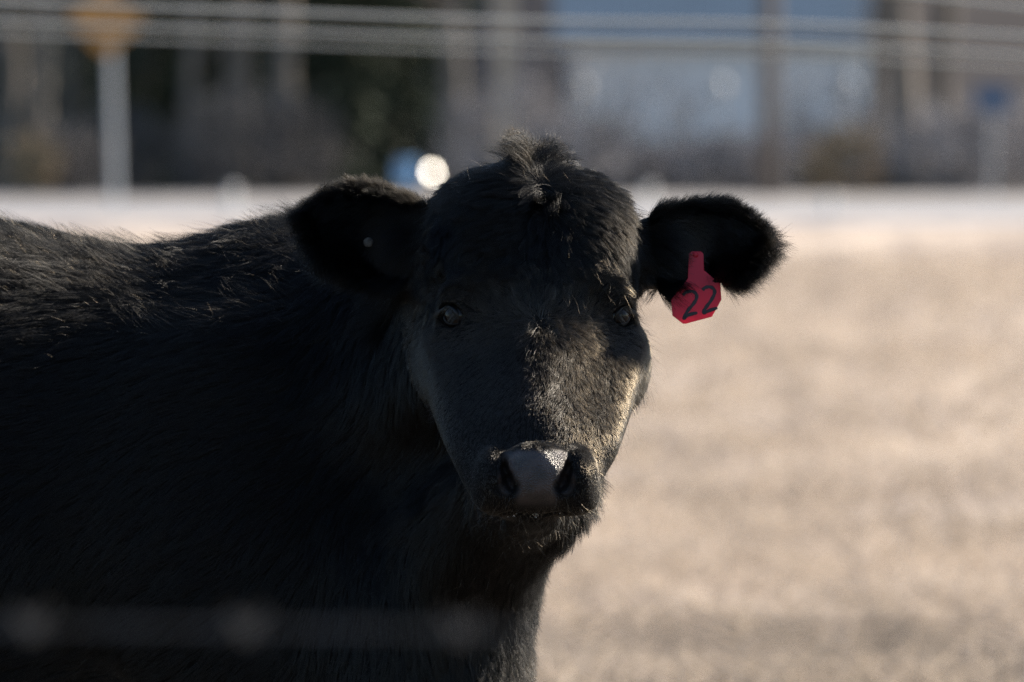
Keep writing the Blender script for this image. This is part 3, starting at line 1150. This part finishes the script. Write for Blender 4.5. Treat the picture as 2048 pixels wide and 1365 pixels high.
# ------------------------------------------------------------------ fur
def noise3(p, sc, seed, oct_=3):
    """cheap smooth vector noise from sines"""
    g = np.random.default_rng(seed)
    out = np.zeros((len(p), 3))
    amp = 1.0
    for o_ in range(oct_):
        for q_ in range(4):
            k = g.normal(size=3) * sc * (1.9 ** o_)
            ph = g.random(3) * 6.283
            out += amp * np.sin((p @ k)[:, None] + ph) * g.normal(size=3) * .5
        amp *= .55
    return out


def sample(mask, n, seed, dens=None):
    g = np.random.default_rng(seed)
    tm = mask[T3].sum(1) >= 2
    t = T3[tm]
    ar = np.linalg.norm(np.cross(V[t[:, 1]] - V[t[:, 0]], V[t[:, 2]] - V[t[:, 0]]), axis=1)
    if dens is not None:
        ar = ar * dens[t].mean(1)
    cs = np.cumsum(ar)
    ti = np.searchsorted(cs, g.random(n) * cs[-1])
    ti = np.minimum(ti, len(t) - 1)
    r1, r2 = np.sqrt(g.random(n)), g.random(n)
    w0, w1, w2 = 1 - r1, r1 * (1 - r2), r1 * r2
    t = t[ti]
    p = V[t[:, 0]] * w0[:, None] + V[t[:, 1]] * w1[:, None] + V[t[:, 2]] * w2[:, None]
    nn = VN[t[:, 0]] * w0[:, None] + VN[t[:, 1]] * w1[:, None] + VN[t[:, 2]] * w2[:, None]
    return p, nn / (np.linalg.norm(nn, axis=1)[:, None] + 1e-9)


def unit(a):
    return a / (np.linalg.norm(a, axis=1)[:, None] + 1e-9)


def tangent(d, n):
    return unit(d - n * (d * n).sum(1)[:, None])


def grow(name, p, n, d, length, lift, droop, radius, K, clump, per, parent, seed, wild=.12, tipr=.15, wave=0.0, material=None):
    """Hair strands: roots p, normals n, tangential flow d; lift = angle off the skin (radians)."""
    g = np.random.default_rng(seed)
    N = len(p)
    d = unit(d + g.normal(size=(N, 3)) * wild)
    d = tangent(d, n)
    lift = np.broadcast_to(lift, (N,)) * g.uniform(.6, 1.4, N)
    L = np.broadcast_to(length, (N,)) * g.uniform(.55, 1.15, N)
    cur = p - n * .001
    pts = np.empty((N, K, 3))
    pts[:, 0] = cur
    dr = unit(d * np.cos(lift)[:, None] + n * np.sin(lift)[:, None])
    bend = unit(d - n * .35)
    ph = g.random(N) * 6.283
    side = np.cross(n, d)
    droop = np.asarray(droop)
    for k in range(1, K):
        t = k / (K - 1)
        dd = dr + bend * (0.75 * t) * np.sin(np.minimum(lift, 1.0))[:, None] * 1.0
        dd = dd + np.array([0, 0, -1.0]) * (np.broadcast_to(droop, (N,)) * t * t)[:, None]
        if wave:
            dd = dd + side * (wave * np.sin(t * 5 + ph))[:, None]
        dd = unit(dd)
        cur = cur + dd * (L / (K - 1))[:, None]
        pts[:, k] = cur
    if clump is not None:
        ng = max(4, N // per)
        gi = g.choice(N, ng, replace=False)
        kd = kdtree.KDTree(ng)
        for a, i in enumerate(gi):
            kd.insert(p[i], a)
        kd.balance()
        near = np.fromiter((kd.find(q_)[1] for q_ in p), dtype=np.int64, count=N)
        gidx = gi[near]
        dist = np.linalg.norm(p - p[gidx], axis=1)
        ok = (dist < L * 1.2)
        c_ = np.broadcast_to(clump, (N,)) * g.uniform(.5, 1.1, N) * ok
        for k in range(1, K):
            t = (k / (K - 1)) ** 1.3
            tgt = pts[gidx, k]
            pts[:, k] += (tgt - pts[:, k]) * np.clip(c_ * t, 0, .92)[:, None]
    cu = bpy.data.hair_curves.new(name)
    cu.add_curves([K] * N)
    cu.attributes['position'].data.foreach_set('vector', (pts - ORG).astype(np.float32).ravel())
    ra_ = cu.attributes.get('radius') or cu.attributes.new('radius', 'FLOAT', 'POINT')
    tt = np.linspace(0, 1, K)
    prof = 1 - (1 - tipr) * tt ** 1.6
    rr_ = np.broadcast_to(radius, (N,)) * g.uniform(.7, 1.25, N)
    ra_.data.foreach_set('value', (rr_[:, None] * prof[None]).astype(np.float32).ravel())
    cu.materials.append(material or M['fur'])
    o = put(name, cu, parent)
    return o, pts


def lid_clear(p):
    """0 where an eye opening is, 1 elsewhere"""
    k = np.ones(len(p))
    for E in EYES:
        v_ = p - E['c']
        a = v_ @ E['e1']; b = v_ @ E['e2']; c_ = v_ @ E['n']
        a, b = a * .87 + b * .5, b * .87 - a * .5
        r_ = np.hypot(a / .0195, b / .0135)
        k = np.where((c_ > 0) & (r_ < 1), 0, k)
    return k


# --- head coat
def facing(nrm, lo=-.35, hi=.15):
    return sstep(lo, hi, -nrm[:, 1])


def px_dir(du, dv):
    return np.stack([du, np.zeros_like(du), -dv], 1)


def head_flow(p, n):
    u_, v_ = to_px(p)
    du = u_ - 1073
    w1 = np.stack([(u_ - 1077), (v_ - 362) * .9], 1); w1 = unit(w1)
    w2 = np.stack([(u_ - 1082) * 1.0, (v_ - 645)], 1); w2 = unit(w2)
    down = np.stack([du * .0013, np.ones_like(du)], 1)
    t = sstep(500, 610, v_)
    d2 = w1 * (1 - t)[:, None] + w2 * t[:, None]
    t2 = sstep(662, 735, v_)
    d2 = d2 * (1 - t2 * .93)[:, None] + down * (t2 * .93)[:, None]
    d = px_dir(d2[:, 0], d2[:, 1])
    # right of the bridge the hair sweeps in towards the middle
    inw = sstep(8, 55, du) * sstep(185, 130, du) * sstep(655, 700, v_) * sstep(905, 850, v_)
    d = unit(d) + np.stack([-.62 * inw, np.zeros(len(p)), np.zeros(len(p))], 1)
    # cheeks: hair runs back and down
    sidew = sstep(.55, .95, np.abs(n[:, 0]))
    back = np.stack([np.sign(du) * .12, np.full(len(p), .08), np.full(len(p), -1.0)], 1)
    d = d * (1 - sidew * .8)[:, None] + back * (sidew * .8)[:, None]
    wt = (sstep(368, 330, v_) * .9)[:, None]
    lie = np.stack([np.clip(du / 45, -1, 1), np.full(len(p), .55), np.full(len(p), .05)], 1)
    return unit(d) * (1 - wt) + lie * wt, u_, v_


dens_h = facing(VN, -.75, -.1) * (1 - np.clip(leather_mask(V, VN), 0, 1) * 1.0) * lid_clear(V)
p, n = sample(region == 0, 190000, 11, dens_h)
lm = leather_mask(p, n)
keep = (lm < .35) & (lid_clear(p) > .5)
p, n = p[keep], n[keep]
d, u_, v_ = head_flow(p, n)
d = unit(d) + noise3(p, 28, 5) * (.26 * sstep(720, 560, v_) + .10)[:, None]
L_h = np.interp(v_, [300, 420, 520, 600, 660, 720, 800, 880, 940, 1000], [.034, .033, .030, .026, .020, .0155, .012, .009, .0055, .0045])
ey = np.min([np.hypot(u_ - 909, v_ - 634), np.hypot(u_ - 1238, v_ - 634)], 0)
L_h = L_h * (1 - .35 * sstep(352, 318, v_)) * (1 - .4 * sstep(.5, .95, np.abs(n[:, 0])) * (v_ > 600))
L_h = np.where(ey < 75, np.minimum(L_h, .007 + .010 * np.clip((ey - 22) / 53, 0, 1)), L_h)
lift_h = np.interp(v_, [300, 420, 560, 650, 750, 900, 1000], [.30, .42, .40, .44, .38, .36, .45])
lift_h = lift_h + .22 * sstep(.45, .9, np.abs(n[:, 0])) * (v_ > 600)
clump_h = np.interp(v_, [300, 560, 700, 900, 1000], [.88, .85, .38, .28, .2])
shag = v_ + rng.normal(size=len(v_)) * 55 < 598                 # long hair on the forehead in the shaded tone, short hair below in the lit one
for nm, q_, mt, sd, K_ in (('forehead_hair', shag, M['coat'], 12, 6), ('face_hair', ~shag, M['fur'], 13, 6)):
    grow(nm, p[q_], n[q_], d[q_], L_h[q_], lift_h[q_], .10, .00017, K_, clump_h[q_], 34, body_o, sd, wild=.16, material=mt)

# upstanding tufts: poll and forehead
def tuft(name, cx, cy, rad, count, dirs, length, seed, spread, parent=body_o, radius=.00017, per=55, curl=None):
    vis = (region == 0) & (VN[:, 1] < .55)
    dd = np.hypot(VU - cx, VV_ - cy) / rad
    dn = np.exp(-dd ** 2 * 1.5) * (dd < 2)
    p, n = sample(vis & (dd < 2), count, seed, dn)
    g = np.random.default_rng(seed + 1)
    u_, v_ = to_px(p)
    f_ = np.clip((u_ - cx) / rad, -1.5, 1.5)
    d = np.array(dirs)[None] + np.stack([f_ * spread, g.normal(size=len(p)) * .12, np.zeros(len(p))], 1)
    d = unit(d)
    n2 = unit(d + g.normal(size=(len(p), 3)) * .1)
    # strands shoot along n2; curl outwards
    return grow(name, p, n2, (np.stack([np.sign(f_) * .9, np.zeros(len(p)), np.full(len(p), .2)], 1) if curl is None else np.tile(np.array(curl, float), (len(p), 1))), length, 1.25, .0, radius, 7, .78, per, parent, seed + 2, wild=.4, material=M['coat'])


tuft('forelock', 1058, 326, 13, 1700, (-.22, .0, 1.0), .058, 61, .08, per=230, curl=(-.55, 0, .55))
tuft('forelock', 1082, 322, 12, 420, (.22, .0, 1.0), .046, 161, .2, per=45, curl=(.5, 0, .5))
tuft('forelock', 1086, 312, 30, 260, (.25, .02, 1.0), .040, 64, .35)
tuft('forelock', 1118, 318, 24, 320, (.6, .03, .8), .034, 67, .4)
tuft('forelock', 1092, 412, 24, 900, (.1, -1.0, .45), .018, 70, .5)

# --- ears
def near_tag(p):
    u_, v_ = to_px(p)
    hw = np.interp(v_, [495, 505, 545, 570, 640, 655], [14, 20, 20, 54, 56, 40])
    return (np.abs(u_ - 1393) < hw) & (v_ > 512) & (v_ < 640) & (p[:, 1] < .12)


for E, sel in zip(EARS, earp):
    p, n = sample(sel & ~((VN[:, 1] > .8)), 34000, 21 + int(E['u'][0] > 0))
    pp, qq, rr_ = E['local'](p[:, 0], p[:, 1], p[:, 2])
    S_ = 8.57 / FPX
    h = np.interp(pp / E['L'], E['prof'][0], E['prof'][1]) * S_
    qn = np.clip(qq / np.maximum(h, .006), -1.1, 1.1)
    edge = np.maximum(np.abs(qn), sstep(.55, 1, pp / E['L']))
    d = E['u'][None] * (.75 + .4 * pp[:, None] / E['L']) + E['v'][None] * (np.sign(qn) * np.abs(qn) ** 1.2 * 1.0)[:, None] + np.array([0, 0, -.15])
    d = unit(d) + noise3(p, 60, 8) * .12
    L_e = np.where(qn > 0, .021, .034) * (.7 + .6 * edge)
    keep = np.ones(len(p), bool)
    if E['u'][0] > 0:
        keep = ~near_tag(p)
    p, n, d, L_e, edge = p[keep], n[keep], d[keep], L_e[keep], edge[keep]
    grow('ear_hair', p, n, d, L_e, .42 + .45 * edge ** 2, .06, .00017, 6, .6, 18, body_o, 31, wild=.2, material=M['coat'])
    # long inner hair
    p, n = sample(sel & (VN[:, 1] < -.2), 9000, 27)
    pp, qq, rr_ = E['local'](p[:, 0], p[:, 1], p[:, 2])
    d = E['u'][None] * .5 + E['v'][None] * (-.35 + 6 * qq)[:, None]
    if E['u'][0] > 0:
        keep = ~near_tag(p)
        p, n, d = p[keep], n[keep], d[keep]
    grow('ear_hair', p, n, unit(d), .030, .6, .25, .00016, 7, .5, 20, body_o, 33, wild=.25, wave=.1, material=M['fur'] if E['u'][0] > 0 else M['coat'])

# --- chin and throat
p, n = sample(region == 3, 30000, 41, facing(VN, -.8, .0))
d = np.stack([(p[:, 0] - HX) * 3, np.full(len(p), .25), np.full(len(p), -1.0)], 1)
L_c = np.interp(p[:, 2], [.70, .76, .80, .9], [.028, .014, .011, .016])
grow('chin_hair', p, n, unit(d) + noise3(p, 40, 3) * .1, L_c, .45, .15, .00018, 6, .5, 20, body_o, 42, wild=.16, material=M['coat'])

# --- body
inx = (V[:, 0] > -.80)
dens_b = np.where(inx, 1.0, .12) * facing(VN, -.75, -.05) * np.where(V[:, 2] > .5, 1, .15)
top = sstep(.3, .8, VN[:, 2])
dens_b = np.maximum(dens_b, np.where(inx, .9, .12) * top)
chest = sstep(-.25, -.02, V[:, 0]) * (V[:, 1] < .35)
dens_b = dens_b * (1 + 1.6 * chest)
p, n = sample(region == 2, 185000, 51, dens_b)
zt = sstep(.25, .75, n[:, 2])
neck = sstep(-.36, -.12, p[:, 0])
back = np.stack([np.full(len(p), -.9), np.zeros(len(p)), np.full(len(p), -.45)], 1)
nk = np.stack([np.full(len(p), -.12), np.zeros(len(p)), np.full(len(p), -1.0)], 1)
d = back * (1 - neck)[:, None] + nk * neck[:, None]
d = unit(d) + noise3(p, 11, 4) * (.22 - .15 * zt)[:, None] + noise3(p, 45, 6) * .05
L_b = .040 + .012 * zt
L_b = np.where((p[:, 2] < .8) & (p[:, 0] > -.2), .034, L_b)
lift_b = .32 + .04 * zt + .60 * sstep(.1, .8, n[:, 0])
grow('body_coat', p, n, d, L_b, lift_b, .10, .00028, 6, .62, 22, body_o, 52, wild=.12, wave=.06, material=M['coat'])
# loose long hairs along the back and withers
ridge = (region == 2) & (VN[:, 2] > .72) & (V[:, 0] > -.85)
p, n = sample(ridge, 3600, 55)
d = np.stack([np.full(len(p), -1.0), np.full(len(p), -.1), np.full(len(p), .0)], 1)
grow('back_hair', p, n, d + noise3(p, 30, 9) * .4, .052, .75, .0, .00024, 7, .7, 45, body_o, 56, wild=.2, material=M['coat'])
# sparse guard hairs that break the outline everywhere
p, n = sample((region != 1) & (V[:, 0] > -.8) & (V[:, 2] > .5), 9000, 57)
keep = (leather_mask(p, n) < .2) & (lid_clear(p) > .5)
p, n = p[keep], n[keep]
u_, v_ = to_px(p)
muz = np.where((p[:, 1] < -.1), .35, 1.0)
d = np.stack([(p[:, 0] - HX) * 2, np.full(len(p), .1), np.full(len(p), -.6)], 1)
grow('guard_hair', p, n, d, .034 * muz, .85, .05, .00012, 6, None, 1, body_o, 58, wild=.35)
# whiskers round the lips and chin
wm = ((region == 3) | (region == 0)) & (VV_ > 985) & (VV_ < 1075) & (VN[:, 1] < .3)
p, n = sample(wm, 420, 59)
keep = leather_mask(p, n) < .3
p, n = p[keep], n[keep]
d = np.stack([(p[:, 0] - HX) * 8, np.full(len(p), -.15), np.full(len(p), -.8)], 1)
grow('whiskers', p, n, d, .026, .7, .25, .00013, 6, None, 1, body_o, 60, wild=.25, tipr=.3)

# --- eyes
def almond(k, nk):
    """opening of the lids in tangent units (e1 outward, e2 up)"""
    a = 2 * math.pi * k / nk
    ca, sa = math.cos(a), math.sin(a)
    x = .0195 * ca
    yv = (.0092 if sa > 0 else .0096) * math.copysign(1 - abs(ca) ** 1.7, sa)
    tl = R(40)
    return x * math.cos(tl) - yv * math.sin(tl), x * math.sin(tl) + yv * math.cos(tl)


for E in EYES:
    c, n_, e1, e2 = (Vector(E[k]) for k in ('c', 'n', 'e1', 'e2'))
    org = Vector(ORG)
    m = MB(); m.ball(c - org, E['r'], 40, 26)
    eye = m.build('eye', M['eye'], body_o, smooth=True)
    nk = 40
    loops = [(.95, .0190), (.98, .0196), (1.0, .0200), (1.03, .0202), (1.12, .0203), (1.4, .0200), (1.9, .017)]
    vs2, fs2 = [], []
    for sc_, rad in loops:
        for k in range(nk):
            a, b = almond(k, nk)
            up_ = b > 0
            dirv = (n_ + (e1 * a + e2 * b) * (sc_ / .0195)).normalized()
            vs2.append(c - org + dirv * (rad + (.0018 * math.sin(math.pi * k * 2 / nk) if up_ and sc_ > .95 else 0)))
    for j in range(len(loops) - 1):
        for k in range(nk):
            k2 = (k + 1) % nk
            fs2.append((j * nk + k, j * nk + k2, (j + 1) * nk + k2, (j + 1) * nk + k))
    m = MB(); m.add(vs2, fs2); m.build('eyelid', M['lid'], eye, smooth=True)
    # lashes along the upper lid
    roots, nn, dd, LL = [], [], [], []
    for j in range(120):
        k = rng.uniform(0.0, 0.42) ** 1.2 * nk
        a, b = almond(k, nk)
        dirv = (n_ + (e1 * a + e2 * b) * (1.03 / .0185)).normalized()
        roots.append(np.array(c + dirv * .021))
        out = np.array(n_ * .8 + e1 * (.35 + 14 * a) + Vector((0, 0, -.45)))
        nn.append(out); dd.append(np.array(e1 * .7 + Vector((0, 0, -.7))))
        LL.append(.016 + .8 * max(a, 0))
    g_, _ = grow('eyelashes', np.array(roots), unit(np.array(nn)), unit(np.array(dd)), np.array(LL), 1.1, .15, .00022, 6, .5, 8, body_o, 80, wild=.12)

# --- saliva under the lip
m = MB()
lipc = at(1072, 1029, -.214)
m.ball(lipc - Vector(ORG), .0034, 14, 10, (1.1, .7, 1.0))
m.build('saliva_drop', M['saliva'], body_o, smooth=True)
for k in range(9):
    m = MB()
    m.ball(lipc - Vector(ORG) + Vector((random.uniform(-.035, .03), random.uniform(0, .006), random.uniform(-.004, .0015))), random.uniform(.0007, .0017), 8, 6)
    m.build('saliva_drop', M['saliva'], body_o, smooth=True)

# ------------------------------------------------------------------ button in the other ear
bsel = earp[0] & (np.hypot(VU - 737, VV_ - 485) < 10) & (VN[:, 1] < 0)
by = float(V[bsel, 1].min()) if bsel.any() else .09
bt = empty('ear_button', at(737, 485, by))
tag(bt, 'small round grey button in the hollow of the untagged ear', 'ear button')
m = MB(); m.tube([(0, -.0075, 0), (0, -.0095, 0), (0, -.0102, 0)], [.0062, .0060, .0030], 16); m.build('disc', M['button'], bt, smooth=True)
m = MB(); m.tube([(0, -.0080, 0), (0, .006, 0)], [.0018, .0018], 8); m.build('pin', M['button'], bt, smooth=True)

# ------------------------------------------------------------------ ear tag
foot = earp[1] & (VU > 1368) & (VU < 1416)
TY = float(np.percentile(V[foot & (VV_ > 498) & (VV_ < 562), 1], 3)) - .003
low = earp[1] & (VU > 1350) & (VU < 1440) & (VV_ > 562)
TYB = float(np.percentile(V[low, 1], 3)) - .004
TSL = (TY - TYB) / (592 - 503)
print('tag depth', TY, TYB)
stem_top = at(1391, 503, TY)
et = empty('ear_tag', stem_top)
tag(et, 'red plastic ear tag with handwritten black 22 hanging from the ear', 'ear tag')
outline = [(1378, 507), (1384, 503), (1402, 503), (1407, 508), (1408, 541), (1441, 568), (1443, 600), (1424, 634), (1372, 648), (1366, 648), (1345, 632), (1342, 600), (1376, 557), (1376, 541)]
# tilt: bottom swings a little towards the viewer
def tag_pt(px, py, dn=0.0):
    return at(px, py, TY - TSL * (py - 503) - dn) - stem_top
bm = bmesh.new()
front = [bm.verts.new(tag_pt(px, py)) for px, py in outline]
face = bm.faces.new(front)
if face.normal.y > 0: face.normal_flip()
ext = bmesh.ops.extrude_face_region(bm, geom=[face])
for v_ in ext['geom']:
    if isinstance(v_, bmesh.types.BMVert):
        v_.co.y += .0016
bmesh.ops.recalc_face_normals(bm, faces=bm.faces)
me = bpy.data.meshes.new('panel')
bm.to_mesh(me); bm.free()
me.materials.append(M['tag'])
pn = put('panel', me, et)
bv = pn.modifiers.new('bevel', 'BEVEL'); bv.width = .0006; bv.segments = 2
m = MB()
m.tube([Vector((0, -.0022, -.004)), Vector((0, .002, -.004)), Vector((0, .03, -.004))], [.0035, .0035, .0025], 12)
m.build('stud', M['tag'], et, smooth=True)


def stroke(name, pts, w_):
    """raised marker stroke: rounded ribbon lying on the tag"""
    pts = [Vector((a, b)) for a, b in pts]
    # smooth
    dense = []
    n_ = len(pts)
    for i in range(n_ - 1):
        p0, p1, p2, p3 = pts[max(i - 1, 0)], pts[i], pts[i + 1], pts[min(i + 2, n_ - 1)]
        for k in range(8):
            t = k / 8
            dense.append(0.5 * ((2 * p1) + (p2 - p0) * t + (2 * p0 - 5 * p1 + 4 * p2 - p3) * t * t + (3 * p1 - p0 - 3 * p2 + p3) * t ** 3))
    dense.append(pts[-1])
    vs2, fs2 = [], []
    for i, q_ in enumerate(dense):
        tg = (dense[min(i + 1, len(dense) - 1)] - dense[max(i - 1, 0)]).normalized()
        nr = Vector((-tg.y, tg.x))
        ww = w_ * (.55 if i in (0, len(dense) - 1) else (.85 if i in (1, len(dense) - 2) else 1)) * (1 + .1 * math.sin(i * .7))
        for s_, dn in ((-1, .0001), (-.7, .0004), (.7, .0004), (1, .0001)):
            pp_ = q_ + nr * ww * s_
            vs2.append(tag_pt(pp_.x, pp_.y, dn))
    for i in range(len(dense) - 1):
        for k in range(3):
            fs2.append((i * 4 + k, i * 4 + k + 1, i * 4 + k + 5, i * 4 + k + 4))
    m = MB(); m.add(vs2, fs2)
    o = m.build(name, M['ink'], et)
    return o


stroke('numeral', [(1366, 591), (1372, 585), (1384, 583), (1392, 588), (1393, 597), (1387, 608), (1377, 620), (1370, 632), (1368, 637), (1378, 630), (1395, 626)], 3.4)
stroke('numeral', [(1405, 581), (1410, 576), (1419, 574), (1427, 578), (1429, 587), (1423, 600), (1413, 614), (1408, 622), (1408, 626), (1418, 622), (1435, 616)], 3.4)

# ------------------------------------------------------------------ barbed wire close to the lens
WY = -4.75
d_ = WY - CAM_Y
wl, wr = at(-2600, 1225, WY), at(4700, 1305, WY)
bw = empty('barbed_wire', (wl + wr) / 2)
tag(bw, 'blurred barbed wire strand crossing low in front of the cow', 'wire')
cc = bw.location
axw = (wr - wl).normalized()
Lw = (wr - wl).length
for ph in (0, math.pi):
    m = MB()
    n_ = 360
    pts = []
    for i in range(n_):
        t = i / (n_ - 1)
        a = t * Lw / .06 * math.pi + ph
        pts.append(wl + (wr - wl) * t - cc + Vector((0, math.cos(a), math.sin(a))) * .0010)
    m.tube(pts, .0009, 6); m.build('strand', M['barb'], bw, smooth=True)
step = 430
for px in range(490 - step * 4, 490 + step * 6, step):
    t = (px + 2600) / 7300
    b = wl + (wr - wl) * t - cc
    m = MB()
    turns = []
    for i in range(28):
        a = i / 27 * 4 * math.pi
        turns.append(b + axw * (-.006 + .012 * i / 27) + Vector((0, math.cos(a), math.sin(a))) * .0042)
    m.tube(turns, .0010, 5)
    for sx, dv in ((-1, Vector((-.35, -.3, .9))), (-1, Vector((-.3, .2, -.9))), (1, Vector((.4, .3, .85))), (1, Vector((.3, -.3, -.9)))):
        p0_ = b + axw * .005 * sx
        m.tube([p0_, p0_ + dv.normalized() * .006, p0_ + dv.normalized() * .011], [.0011, .0010, .0004], 5)
    m.build('barb', M['barb'], bw, smooth=True)

print('verts', len(V), 'objects', len(bpy.data.objects))
